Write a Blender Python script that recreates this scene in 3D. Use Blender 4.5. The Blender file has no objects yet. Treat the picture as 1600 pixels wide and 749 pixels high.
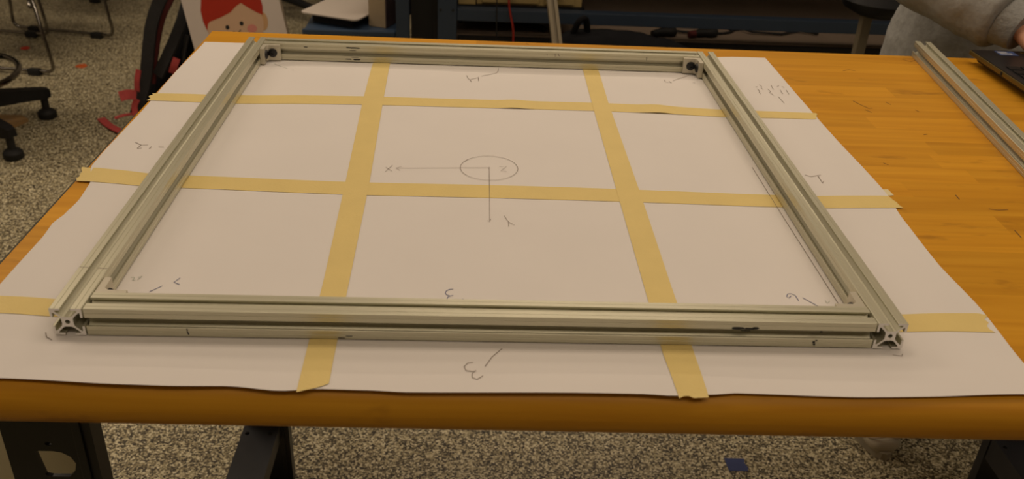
import bpy, bmesh, math, random
from mathutils import Vector, Matrix

random.seed(7)
S = bpy.context.scene
COL = S.collection
T = 0.85                      # height of the table top above the floor
IN = 0.0254

# ------------------------------------------------------------------ camera
cam_d = bpy.data.cameras.new('camera')
cam = bpy.data.objects.new('camera', cam_d)
COL.objects.link(cam)
fw = Vector((0.048763, 0.870045, -0.490554))
rt = Vector((0.998563, -0.031545, 0.043314))
up = Vector((-0.022210, 0.491961, 0.870334))
M4 = Matrix((rt, up, -fw)).transposed().to_4x4()
M4.translation = Vector((-0.0184, -0.9777, 0.4458 + T))
cam.matrix_world = M4
cam_d.sensor_width = 23.6
cam_d.lens = 1421.2 / 1600 * 23.6
cam_d.clip_start = 0.02
cam_d.dof.use_dof = True
cam_d.dof.focus_distance = 1.05
cam_d.dof.aperture_fstop = 6.3
S.camera = cam

# ------------------------------------------------------------------ light and exposure
S.view_settings.view_transform = 'Standard'
S.view_settings.look = 'None'
S.view_settings.gamma = 1.0
S.view_settings.use_curve_mapping = False
S.view_settings.exposure = 0.0
w = bpy.data.worlds.new('room_air')
S.world = w
w.use_nodes = True
w.node_tree.nodes['Background'].inputs[0].default_value = (1.0, 0.80, 0.60, 1)
w.node_tree.nodes['Background'].inputs[1].default_value = 0.05


def area(name, loc, sx, sy, power, col=(1.0, 0.80, 0.60)):
    l = bpy.data.lights.new(name, 'AREA')
    l.shape = 'RECTANGLE'
    l.size, l.size_y = sx, sy
    l.energy = power
    l.color = col
    o = bpy.data.objects.new(name, l)
    o.location = loc
    COL.objects.link(o)
    return o


CEIL = 2.85
area('ceiling_lamp', (0.25, 0.45, CEIL - .02), 2.4, 0.6, 16.5)
area('ceiling_lamp', (0.25, -1.60, CEIL - .02), 2.4, 0.6, 14)
area('ceiling_lamp', (-2.6, 1.75, CEIL - .02), 2.4, 0.6, 32)
area('ceiling_lamp', (2.6, -0.2, CEIL - .02), 2.4, 0.6, 10)
area('shelf_lamp', (0.35, 1.70, T + 1.25), 1.2, 0.05, 9.5)


# ------------------------------------------------------------------ helpers
def tag(o, label=None, cat=None, group=None, kind=None):
    for k, v in (('label', label), ('category', cat), ('group', group), ('kind', kind)):
        if v:
            o[k] = v
    return o


def empty(name, loc, label=None, cat=None, group=None, rz=0.0):
    o = bpy.data.objects.new(name, None)
    o.empty_display_size = .05
    o.location = loc
    o.rotation_euler = (0, 0, rz)
    COL.objects.link(o)
    return tag(o, label, cat, group)


def obj(name, bm, mat, parent=None, smooth=False, loc=None, world=False, recalc=True):
    """one mesh object; with world=True the mesh is in world space and is moved into the parent's space"""
    me = bpy.data.meshes.new(name)
    if recalc:
        bmesh.ops.recalc_face_normals(bm, faces=bm.faces)
    if world and parent is not None:
        bpy.context.view_layer.update()
        bm.transform(parent.matrix_world.inverted())
    bm.to_mesh(me)
    bm.free()
    for m in (mat if isinstance(mat, (list, tuple)) else [mat]):
        me.materials.append(m)
    if smooth:
        for p in me.polygons:
            p.use_smooth = True
        if smooth != 'all':
            me.set_sharp_from_angle(angle=math.radians(40))
    o = bpy.data.objects.new(name, me)
    COL.objects.link(o)
    if parent is not None:
        o.parent = parent
    if loc is not None:
        o.location = loc
    return o


def copy_tree(o, parent=None):
    c = o.copy()
    COL.objects.link(c)
    c.parent = parent
    for ch in list(o.children):
        copy_tree(ch, c)
    return c


def box(bm, c, s, rot=None, bevel=0.0, mi=0):
    r = bmesh.ops.create_cube(bm, size=1.0)
    vs = r['verts']
    bmesh.ops.scale(bm, vec=s, verts=vs)
    if bevel > 0:
        es = list({e for v in vs for e in v.link_edges})
        rb = bmesh.ops.bevel(bm, geom=es, offset=bevel, segments=2, affect='EDGES', profile=.6)
        vs = list({v for f in rb['faces'] for v in f.verts} | {v for v in vs if v.is_valid})
    if rot is not None:
        bmesh.ops.transform(bm, matrix=rot.to_4x4(), verts=vs)
    bmesh.ops.translate(bm, vec=Vector(c), verts=vs)
    for f in {f for v in vs for f in v.link_faces}:
        f.material_index = mi
    return vs


def rz(a):
    return Matrix.Rotation(a, 3, 'Z')


def smooth_path(pts, n=6):
    """Catmull-Rom through the points"""
    P = [Vector(p) for p in pts]
    if len(P) < 3:
        return P
    out = []
    for i in range(len(P) - 1):
        p0 = P[max(i - 1, 0)]; p1 = P[i]; p2 = P[i + 1]; p3 = P[min(i + 2, len(P) - 1)]
        for k in range(n):
            t = k / n
            out.append(.5 * ((2 * p1) + (p2 - p0) * t + (2 * p0 - 5 * p1 + 4 * p2 - p3) * t * t
                             + (3 * p1 - p0 - 3 * p2 + p3) * t ** 3))
    out.append(P[-1])
    return out


def tube(bm, pts, r, n=10, closed=False, cap=True, flat=1.0, upv=None):
    P = [Vector(p) for p in pts]
    N = len(P)
    R = r if isinstance(r, (list, tuple)) else [r] * N
    rings = []
    prev = None
    for i in range(N):
        if closed:
            t = (P[(i + 1) % N] - P[i - 1]).normalized()
        else:
            t = (P[min(i + 1, N - 1)] - P[max(i - 1, 0)]).normalized()
        if upv is not None:
            a = Vector(upv).cross(t).normalized()
        elif prev is None:
            a = t.orthogonal().normalized()
        else:
            a = (prev - t * prev.dot(t)).normalized()
        prev = a
        b = t.cross(a).normalized()
        rings.append([bm.verts.new(P[i] + (a * math.cos(2 * math.pi * k / n) + b * math.sin(2 * math.pi * k / n) * flat) * R[i])
                      for k in range(n)])
    for i in range(N if closed else N - 1):
        A, B = rings[i], rings[(i + 1) % N]
        for k in range(n):
            bm.faces.new((A[k], A[(k + 1) % n], B[(k + 1) % n], B[k]))
    if cap and not closed:
        bm.faces.new(rings[0][::-1])
        bm.faces.new(rings[-1])


def ring_loft(bm, rings):
    """rings: lists of vectors of the same length, capped at the ends"""
    V = [[bm.verts.new(p) for p in r] for r in rings]
    n = len(V[0])
    for A, B in zip(V, V[1:]):
        for k in range(n):
            bm.faces.new((A[k], A[(k + 1) % n], B[(k + 1) % n], B[k]))
    bm.faces.new(V[0][::-1])
    bm.faces.new(V[-1])


def ell(c, rx, ry, n=24, e=2.4, tilt=None):
    out = []
    for k in range(n):
        a = 2 * math.pi * k / n
        ca, sa = math.cos(a), math.sin(a)
        v = Vector((rx * math.copysign(abs(ca) ** (2 / e), ca), ry * math.copysign(abs(sa) ** (2 / e), sa), 0))
        if tilt is not None:
            v = tilt @ v
        out.append(Vector(c) + v)
    return out


def lathe(bm, prof, n=20, c=(0, 0, 0), axis=None):
    """prof: (r, z) list"""
    c = Vector(c)
    rings = []
    for r, z in prof:
        rings.append([Vector((max(r, 1e-5) * math.cos(2 * math.pi * k / n), max(r, 1e-5) * math.sin(2 * math.pi * k / n), z)) for k in range(n)])
    if axis is not None:
        q = Vector((0, 0, 1)).rotation_difference(Vector(axis).normalized()).to_matrix()
        rings = [[q @ v for v in r] for r in rings]
    ring_loft(bm, [[c + v for v in r] for r in rings])


def sheet_prism(bm, poly, mat3, thick, holes=()):
    """extrude a 2-D polygon (with holes); mat3 maps (u, v, w) to world"""
    loops = [list(poly)] + [list(h) for h in holes]
    lo, hi = [], []
    for L in loops:
        lo.append([bm.verts.new(mat3(u, v, 0)) for u, v in L])
        hi.append([bm.verts.new(mat3(u, v, thick)) for u, v in L])
    for A in (lo, hi):
        es = []
        for L in A:
            for i in range(len(L)):
                es.append(bm.edges.new((L[i], L[(i + 1) % len(L)])))
        bmesh.ops.triangle_fill(bm, use_beauty=True, use_dissolve=False, edges=es)
    for A, B in zip(lo, hi):
        for i in range(len(A)):
            j = (i + 1) % len(A)
            bm.faces.new((A[i], A[j], B[j], B[i]))


def disc(bm, c, u, v, a, b, th=.0006, n=28, rng=None):
    """thin elliptical print on a plane spanned by u, v"""
    c, u, v = Vector(c), Vector(u), Vector(v)
    w_ = u.cross(v).normalized()
    ring_loft(bm, [[c + u * a * math.cos(2 * math.pi * k / n) + v * b * math.sin(2 * math.pi * k / n) + w_ * z for k in range(n)]
                   for z in (0, th)])


# ------------------------------------------------------------------ materials
def nodes(m):
    m.use_nodes = True
    nt = m.node_tree
    return nt, nt.nodes['Principled BSDF']


def mat(name, col, rough=.5, metal=0.0, noise=0.0, nscale=40, bump=0.0, bscale=200, spec=.5, stretch=(1, 1, 1)):
    m = bpy.data.materials.new(name)
    nt, b = nodes(m)
    b.inputs['Roughness'].default_value = rough
    b.inputs['Metallic'].default_value = metal
    b.inputs['Specular IOR Level'].default_value = spec
    b.inputs['Base Color'].default_value = (*col, 1)
    tc = nt.nodes.new('ShaderNodeTexCoord')
    mp = nt.nodes.new('ShaderNodeMapping')
    mp.inputs['Scale'].default_value = stretch
    nt.links.new(tc.outputs['Object'], mp.inputs[0])
    nz = nt.nodes.new('ShaderNodeTexNoise')
    nz.inputs['Scale'].default_value = nscale
    nz.inputs['Detail'].default_value = 5
    nt.links.new(mp.outputs[0], nz.inputs['Vector'])
    mx = nt.nodes.new('ShaderNodeMix')
    mx.data_type = 'RGBA'
    mx.inputs[6].default_value = (*[max(0, c * (1 - noise)) for c in col], 1)
    mx.inputs[7].default_value = (*[min(1, c * (1 + noise)) for c in col], 1)
    nt.links.new(nz.outputs['Fac'], mx.inputs[0])
    nt.links.new(mx.outputs[2], b.inputs['Base Color'])
    if bump:
        n2 = nt.nodes.new('ShaderNodeTexNoise')
        n2.inputs['Scale'].default_value = bscale
        n2.inputs['Detail'].default_value = 4
        nt.links.new(mp.outputs[0], n2.inputs['Vector'])
        bp = nt.nodes.new('ShaderNodeBump')
        bp.inputs['Strength'].default_value = bump
        bp.inputs['Distance'].default_value = .004
        nt.links.new(n2.outputs['Fac'], bp.inputs['Height'])
        nt.links.new(bp.outputs[0], b.inputs['Normal'])
    return m


def ramp(nt, src, stops):
    r = nt.nodes.new('ShaderNodeValToRGB')
    while len(r.color_ramp.elements) < len(stops):
        r.color_ramp.elements.new(.5)
    for e, (p, c) in zip(r.color_ramp.elements, stops):
        e.position = p
        e.color = (*c, 1)
    nt.links.new(src, r.inputs[0])
    return r


def wood_mat():
    m = bpy.data.materials.new('varnished_maple')
    nt, b = nodes(m)
    tc = nt.nodes.new('ShaderNodeTexCoord')
    oi = nt.nodes.new('ShaderNodeObjectInfo')
    off = nt.nodes.new('ShaderNodeVectorMath')
    off.operation = 'SCALE'
    off.inputs[0].default_value = (13.1, 7.7, 5.3)
    nt.links.new(oi.outputs['Random'], off.inputs['Scale'])
    ad = nt.nodes.new('ShaderNodeVectorMath')
    nt.links.new(tc.outputs['Object'], ad.inputs[0])
    nt.links.new(off.outputs[0], ad.inputs[1])
    mp = nt.nodes.new('ShaderNodeMapping')
    mp.inputs['Scale'].default_value = (3.5, 60, 60)
    nt.links.new(ad.outputs[0], mp.inputs[0])
    nz = nt.nodes.new('ShaderNodeTexNoise')
    nz.inputs['Scale'].default_value = 1.0
    nz.inputs['Detail'].default_value = 6
    nz.inputs['Distortion'].default_value = .6
    nt.links.new(mp.outputs[0], nz.inputs['Vector'])
    grain = ramp(nt, nz.outputs['Fac'], [(.25, (.56, .245, .014)), (.5, (.655, .308, .020)), (.75, (.73, .362, .028))])
    # each stave has its own tone
    hs = nt.nodes.new('ShaderNodeHueSaturation')
    mr = nt.nodes.new('ShaderNodeMapRange')
    mr.inputs['To Min'].default_value = .90
    mr.inputs['To Max'].default_value = 1.08
    nt.links.new(oi.outputs['Random'], mr.inputs['Value'])
    nt.links.new(mr.outputs[0], hs.inputs['Value'])
    nt.links.new(grain.outputs[0], hs.inputs['Color'])
    # dents and dirt in world space
    n2 = nt.nodes.new('ShaderNodeTexNoise')
    n2.inputs['Scale'].default_value = 1.0
    n2.inputs['Detail'].default_value = 3
    mp2 = nt.nodes.new('ShaderNodeMapping')
    mp2.inputs['Scale'].default_value = (14, 40, 20)
    nt.links.new(ad.outputs[0], mp2.inputs[0])
    nt.links.new(mp2.outputs[0], n2.inputs['Vector'])
    dr = ramp(nt, n2.outputs['Fac'], [(.64, (0, 0, 0)), (.74, (1, 1, 1))])
    mx = nt.nodes.new('ShaderNodeMix')
    mx.data_type = 'RGBA'
    sc = nt.nodes.new('ShaderNodeMath')
    sc.operation = 'MULTIPLY'
    sc.inputs[1].default_value = .45
    nt.links.new(dr.outputs[0], sc.inputs[0])
    nt.links.new(sc.outputs[0], mx.inputs[0])
    nt.links.new(hs.outputs[0], mx.inputs[6])
    mx.inputs[7].default_value = (.26, .10, .012, 1)
    nt.links.new(mx.outputs[2], b.inputs['Base Color'])
    b.inputs['Roughness'].default_value = .42
    b.inputs['Specular IOR Level'].default_value = .22
    return m


def floor_mat():
    m = bpy.data.materials.new('speckled_floor')
    nt, b = nodes(m)
    tc = nt.nodes.new('ShaderNodeTexCoord')
    v = nt.nodes.new('ShaderNodeTexVoronoi')
    v.inputs['Scale'].default_value = 270
    nt.links.new(tc.outputs['Object'], v.inputs['Vector'])
    sx = nt.nodes.new('ShaderNodeSeparateColor')
    nt.links.new(v.outputs['Color'], sx.inputs[0])
    r = ramp(nt, sx.outputs[0], [(.0, (.026, .021, .016)), (.28, (.095, .078, .048)), (.52, (.33, .28, .16)), (.78, (.62, .55, .345)), (1, (.86, .80, .58))])
    n = nt.nodes.new('ShaderNodeTexNoise')
    n.inputs['Scale'].default_value = 3
    nt.links.new(tc.outputs['Object'], n.inputs['Vector'])
    mr = nt.nodes.new('ShaderNodeMapRange')
    mr.inputs['To Min'].default_value = .85
    mr.inputs['To Max'].default_value = 1.12
    nt.links.new(n.outputs['Fac'], mr.inputs['Value'])
    hs = nt.nodes.new('ShaderNodeHueSaturation')
    nt.links.new(mr.outputs[0], hs.inputs['Value'])
    nt.links.new(r.outputs[0], hs.inputs['Color'])
    nt.links.new(hs.outputs[0], b.inputs['Base Color'])
    b.inputs['Roughness'].default_value = .45
    return m


WOOD = wood_mat()
FLOOR = floor_mat()
PAPER = mat('plotter_paper', (.80, .765, .735), .75, noise=.035, nscale=9, spec=.25)
TAPE = mat('masking_tape', (.80, .63, .25), .6, noise=.06, nscale=30, bump=.15, bscale=400, spec=.3)
TAPE_END = mat('torn_tape', (.80, .70, .42), .6, noise=.06)
ALU = mat('anodised_aluminium', (.62, .60, .46), .42, metal=.62, noise=.02, nscale=6, stretch=(1, 1, 1))
ALU_CUT = mat('saw_cut_aluminium', (.92, .90, .87), .4, metal=.1, noise=.05, nscale=200)
ALU_SHADED = mat('shaded_aluminium', (.24, .205, .14), .5, metal=.3, noise=.1)  # aluminium with the shade by the rack put into its colour
BRKT = mat('bracket_aluminium', (.62, .58, .47), .42, metal=.4, noise=.05)
BOLT = mat('black_oxide_steel', (.015, .015, .017), .35, metal=.2, noise=.2)
INK = mat('black_marker_ink', (.01, .01, .01), .6)
PENCIL = mat('pencil_graphite', (.24, .19, .16), .8)
BLUEPEN = mat('blue_ballpoint', (.16, .17, .30), .8)
FAINT = mat('faint_green_pencil', (.45, .49, .42), .8)
STEEL = mat('dark_painted_steel', (.008, .009, .012), .42, noise=.25, nscale=25)
STEEL2 = mat('grey_painted_steel', (.032, .034, .040), .40, noise=.25, nscale=25)
OLIVE = mat('olive_edge_trim', (.055, .050, .026), .6, noise=.3, nscale=30)
PALE = mat('pale_board', (.78, .72, .50), .7, noise=.08, nscale=20)
BLUE = mat('blue_painted_steel', (.026, .043, .072), .55, noise=.15, nscale=12)
BLUE2 = mat('blue_cart_plastic', (.035, .062, .110), .45, noise=.15, nscale=12)
BLACK = mat('black_plastic', (.010, .010, .011), .5, noise=.3, spec=.3)
RUBBER = mat('black_rubber', (.008, .008, .008), .7, noise=.3)
CHROME = mat('chromed_tube', (.22, .205, .185), .15, metal=1.0, noise=.02)
CLOTHBLK = mat('black_nylon', (.006, .006, .007), .85, noise=.3, nscale=60, bump=.3, spec=.08)
CLOTHGRY = mat('charcoal_webbing', (.030, .030, .034), .8, noise=.25, nscale=80, bump=.3)
REDWEB = mat('red_webbing', (.50, .065, .065), .7, noise=.2, nscale=60)
DRED = mat('dark_red_mesh', (.10, .014, .014), .8, noise=.25, nscale=60)
ORANGE = mat('orange_tape', (.62, .11, .02), .6, noise=.2)
RED = mat('red_sticker', (.62, .035, .012), .6, noise=.2)
BLUETAPE = mat('blue_tape', (.05, .07, .20), .7, noise=.2)
BOARDW = mat('white_board', (.62, .55, .50), .6, noise=.03)
BOARDEDGE = mat('board_edge', (.34, .27, .19), .7, noise=.1)
HAIRRED = mat('printed_red', (.40, .022, .006), .55, noise=.05)
SKINP = mat('printed_skin', (.60, .40, .26), .55, noise=.03)
EARP = mat('printed_ear', (.55, .33, .16), .55, noise=.03)
CHEEK = mat('printed_pink', (.62, .24, .20), .55, noise=.03)
WHITEP = mat('white_plastic', (.62, .56, .50), .45, noise=.03)
CARD = mat('tan_card', (.42, .33, .21), .75, noise=.08)
PURPLE = mat('dark_print', (.08, .055, .06), .7, noise=.5, nscale=50)
TANBOX = mat('tan_drawer_front', (.36, .27, .11), .6, noise=.08)
BROWN = mat('brown_cardboard', (.33, .20, .08), .75, noise=.1)
SHELF = mat('beige_shelf', (.26, .20, .15), .7, noise=.2, nscale=8)
WALL = mat('painted_wall', (.50, .46, .40), .8, noise=.03)
CEILM = mat('ceiling_white', (.6, .57, .52), .9, noise=.03)
REDCBL = mat('red_cable', (.30, .018, .012), .5, noise=.1)
GREYKNIT = mat('grey_sweatshirt', (.35, .355, .345), .95, noise=.22, nscale=120, bump=.5, bscale=60, spec=.1)
GREYRIB = mat('grey_rib_knit', (.34, .345, .335), .95, noise=.2, nscale=160, bump=.5, bscale=160, spec=.1)
SKIN = mat('skin', (.55, .26, .15), .5, noise=.08, nscale=60)
HAIR = mat('brown_hair', (.06, .035, .02), .6, noise=.4, nscale=90)
JEANS = mat('dark_denim', (.03, .035, .05), .85, noise=.3, nscale=120)
SHOEW = mat('off_white_canvas', (.52, .47, .36), .7, noise=.12, nscale=40)
SOLE = mat('off_white_sole', (.36, .32, .24), .7, noise=.1)
LAPTOP = mat('laptop_black', (.014, .014, .016), .35, noise=.1)
GOLD = mat('laptop_gold_edge', (.16, .115, .03), .4, metal=.4, noise=.1)
SCREEN = mat('laptop_screen', (.02, .02, .025), .2)
STICKB = mat('blue_sticker', (.06, .10, .25), .4)
STICKW = mat('pale_sticker', (.45, .47, .52), .4)

# ------------------------------------------------------------------ the room
def slab(name, c, s, m):
    bm = bmesh.new()
    box(bm, c, s)
    return tag(obj(name, bm, m), kind='structure')


slab('floor', (0, .5, -.05), (9, 9, .1), FLOOR)
slab('wall_back', (0, 4.95, CEIL / 2), (9, .1, CEIL), WALL)
slab('wall_left', (-4.45, .5, CEIL / 2), (.1, 8.8, CEIL), WALL)
slab('wall_right', (4.45, .5, CEIL / 2), (.1, 8.8, CEIL), WALL)
slab('wall_front', (0, -3.95, CEIL / 2), (8.8, .1, CEIL), WALL)
slab('ceiling', (0, .5, CEIL + .05), (9, 9, .1), CEILM)

# ------------------------------------------------------------------ workbench
TA = math.radians(-0.6)
bench = empty('workbench', (0, 0, 0), 'maple butcher-block workbench on black steel legs under the paper and frame', 'workbench', rz=TA)
XL, XR = -.440, 1.12
YF, YB = -.432, .4715
TH = .0465
rows = 22
rw = (YB - YF) / rows
stave_cache = {}


def stave(x0, x1, r):
    y0 = YF + r * rw
    y1 = y0 + rw
    ln = x1 - x0
    if r == 0:      # the front stave has the rounded nose
        R, R2 = .0220, .0235
        prof = [(rw, -TH), (R2, -TH)]
        prof += [(R2 - R2 * math.sin(a), -TH + R2 - R2 * math.cos(a)) for a in [i * math.pi / 10 for i in range(1, 6)]]
        prof += [(R - R * math.cos(a), -R + R * math.sin(a)) for a in [i * math.pi / 14 for i in range(8)]]
        prof += [(rw, 0)]
    elif r == rows - 1:
        prof = [(0, -TH), (rw, -TH), (rw, -.003), (rw - .003, 0), (0, 0)]
    else:
        prof = [(0, -TH), (rw, -TH), (rw, 0), (0, 0)]
    bm = bmesh.new()
    ring_loft(bm, [[Vector((x, u, v)) for u, v in prof] for x in (0, ln)])
    o = obj('stave', bm, WOOD, bench, smooth=True, loc=(x0, y0, T))
    return o


for r in range(rows):
    cuts = [XL]
    if r > 0:
        x = XL + random.uniform(.15, .75)
        while x < XR - .12:
            cuts.append(x)
            x += random.uniform(.35, .9)
    cuts.append(XR)
    for a, b in zip(cuts, cuts[1:]):
        stave(a, b, r)

# end trim along the left end of the top
bm = bmesh.new()
box(bm, (XL - .014, -.12, T - .036), (.028, .60, .022), bevel=.004)
box(bm, (XL - .004, -.12, T - .055), (.010, .60, .05), bevel=.002)
obj('end_trim', bm, OLIVE, bench)

LW = .080


def leg_face(x0, yf, with_hole=True, depth=.016, sgn=1):
    """a channel leg; the broad face looks to the front (sgn=1) or back"""
    bm = bmesh.new()
    top, h = T - TH, T - TH
    hz = .690
    D = [(u_ + .009, v_) for u_, v_ in [(.0205, hz - .014), (.026, hz - .0155), (.042, hz - .0155), (.048, hz - .009), (.0505, hz + .001), (.047, hz + .009),
         (.040, hz + .014), (.033, hz + .0155), (.0165, hz + .0155)]]
    hole2 = [(.039 + .0032 * math.cos(a), hz + .024 + .0022 * math.sin(a)) for a in [i * math.pi / 4 for i in range(8)]]
    outline = [(0, 0), (LW, 0), (LW, top), (0, top)]
    t = .004
    sheet_prism(bm, outline, lambda u, v, w_: Vector((x0 + u, yf + sgn * w_, v)), t, holes=[D, hole2] if with_hole else [])
    box(bm, (x0 + .002, yf + sgn * (t + depth / 2), h / 2), (.004, depth, h))
    box(bm, (x0 + LW - .002, yf + sgn * (t + depth / 2), h / 2), (.004, depth, h))
    # folded stiffening rib on the face
    box(bm, (x0 + LW - .012, yf - sgn * .0015, h / 2 - .002), (.008, .003, h - .004), bevel=.001)
    return bm


for x0 in (XL + .012, XR - .050 - LW):
    hole = x0 < 0
    obj('leg', leg_face(x0, -.345, hole), STEEL, bench)
    obj('leg', leg_face(x0, .335, False), STEEL2, bench)
    # cross bar near the floor joining front and rear leg
    bm = bmesh.new()
    zc = .15
    t = .004
    xa, xb = x0 + .002, x0 + .066
    holes = [[(hx + .0045 * math.cos(a), hy + .0045 * math.sin(a)) for a in [i * math.pi / 4 for i in range(8)]]
             for hx, hy in ((xa + .010, .306), (xb - .012, .306))]
    sheet_prism(bm, [(xa, -.339), (xb, -.339), (xb, .334), (xa, .334)], lambda u, v, w_: Vector((u, v, zc - w_)), t, holes=holes)
    box(bm, (xb - .002, -.0025, zc - .018), (.004, .672, .028))
    box(bm, (xa + .002, -.0025, zc - .028), (.004, .672, .048))
    obj('cross_bar', bm, STEEL2, bench)
    for yy in (-.31, .30):
        bm = bmesh.new()
        box(bm, (x0 + LW / 2, yy, .006), (LW + .01, .07, .012), bevel=.003)
        obj('foot_plate', bm, STEEL, bench)
    bm = bmesh.new()
    box(bm, (x0 + .03, 0, T - TH - .018), (.05, .67, .034))
    obj('top_bracket', bm, STEEL, bench)

# pale board standing behind the left front leg
bd = empty('pale_board', (-.60, -.20, 0), 'pale scuffed board standing under the table behind the left front leg', 'board')
bm = bmesh.new()
box(bm, (-.03, 0, .345), (.40, .012, .69), bevel=.002)
obj('panel', bm, PALE, bd)
for i, (x0, z0, x1, z1) in enumerate([(.085, .53, .125, .60), (.095, .545, .118, .549), (-.11, .54, -.08, .555), (-.06, .60, -.05, .604)]):
    bm = bmesh.new()
    tube(bm, [(x0, -.0065, z0), (x1, -.0065, z1)], .0007, 6)
    obj('pen_line', bm, INK, bd)
bd.rotation_euler = (0, 0, 0)

# ------------------------------------------------------------------ paper
def interp(pts, t):
    pts = sorted(pts)
    if t <= pts[0][0]:
        return pts[0][1]
    for (a, b), (c, d) in zip(pts, pts[1:]):
        if t <= c:
            k = (t - a) / (c - a)
            k = k * k * (3 - 2 * k) * .5 + k * .5
            return b + (d - b) * k
    return pts[-1][1]


EL = [(-.425, -.428), (-.293, -.4253), (-.209, -.4250), (-.176, -.4272), (-.165, -.4235), (-.129, -.4205), (-.09, -.4228),
      (-.049, -.436), (-.009, -.4365), (.061, -.4362), (.144, -.4353), (.268, -.4341), (.4144, -.4319)]
ER = [(-.4239, .449), (-.385, .4464), (-.299, .4502), (-.226, .4473), (-.126, .4515), (-.0645, .457), (.0809, .4522), (.2085, .4531), (.4185, .4504)]
EF = [(-.46, -.4195), (-.3685, -.4203), (-.2777, -.4262), (-.2401, -.4270), (-.1962, -.4256), (-.1578, -.4298), (-.1305, -.4264), (-.0917, -.4271),
      (-.0629, -.4290), (.0676, -.4286), (.1172, -.4290), (.1414, -.4306), (.172, -.4283), (.1934, -.4255), (.2879, -.4273), (.4257, -.4236), (.46, -.4239)]
EB = [(-.46, .4144), (.46, .4185)]
FX, FY = .3505, .36335      # half size of the frame


def sst(a, b, x):
    t = max(0, min(1, (x - a) / (b - a)))
    return t * t * (3 - 2 * t)


def hgt(x, y):
    """ripples of the paper above the table; flat under the frame"""
    ins = sst(0, .09, FX - IN - abs(x)) * sst(0, .03, FY - IN - abs(y))
    h = ins * .0022 * (.5 + .5 * math.sin(11 * x + .8) * math.cos(7 * y + .4))
    lf = sst(0, .05, -FX - x)
    h += lf * .0022 * (.5 + .5 * math.sin(22 * y + 2.0))
    rg = sst(0, .06, x - FX)
    h += rg * .0022 * (.5 + .5 * math.sin(17 * y + 1.0))
    fr = sst(0, .05, -FY - y)
    h += fr * .0018 * (.5 + .5 * math.sin(16 * x))
    return h


PZ = T + .0006
NU, NV = 96, 96
bm = bmesh.new()
grid = []
for j in range(NV + 1):
    v = j / NV
    row = []
    for i in range(NU + 1):
        uu = i / NU
        yy0 = -.4255 + v * (.416 + .4255)
        x = interp(EL, yy0) * (1 - uu) + interp(ER, yy0) * uu
        y = interp(EF, x) * (1 - v) + interp(EB, x) * v
        row.append(bm.verts.new((x, y, PZ + hgt(x, y))))
    grid.append(row)
for j in range(NV):
    for i in range(NU):
        bm.faces.new((grid[j][i], grid[j][i + 1], grid[j + 1][i + 1], grid[j + 1][i]))
ret = bmesh.ops.extrude_face_region(bm, geom=list(bm.faces))
bmesh.ops.translate(bm, vec=(0, 0, -.0004), verts=[g for g in ret['geom'] if isinstance(g, bmesh.types.BMVert)])
paper = empty('plan_sheet', (0, 0, T), 'large white paper sheet with pencil axes taped over the workbench', 'paper sheet')
obj('sheet', bm, PAPER, paper, smooth=True, world=True)

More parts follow.
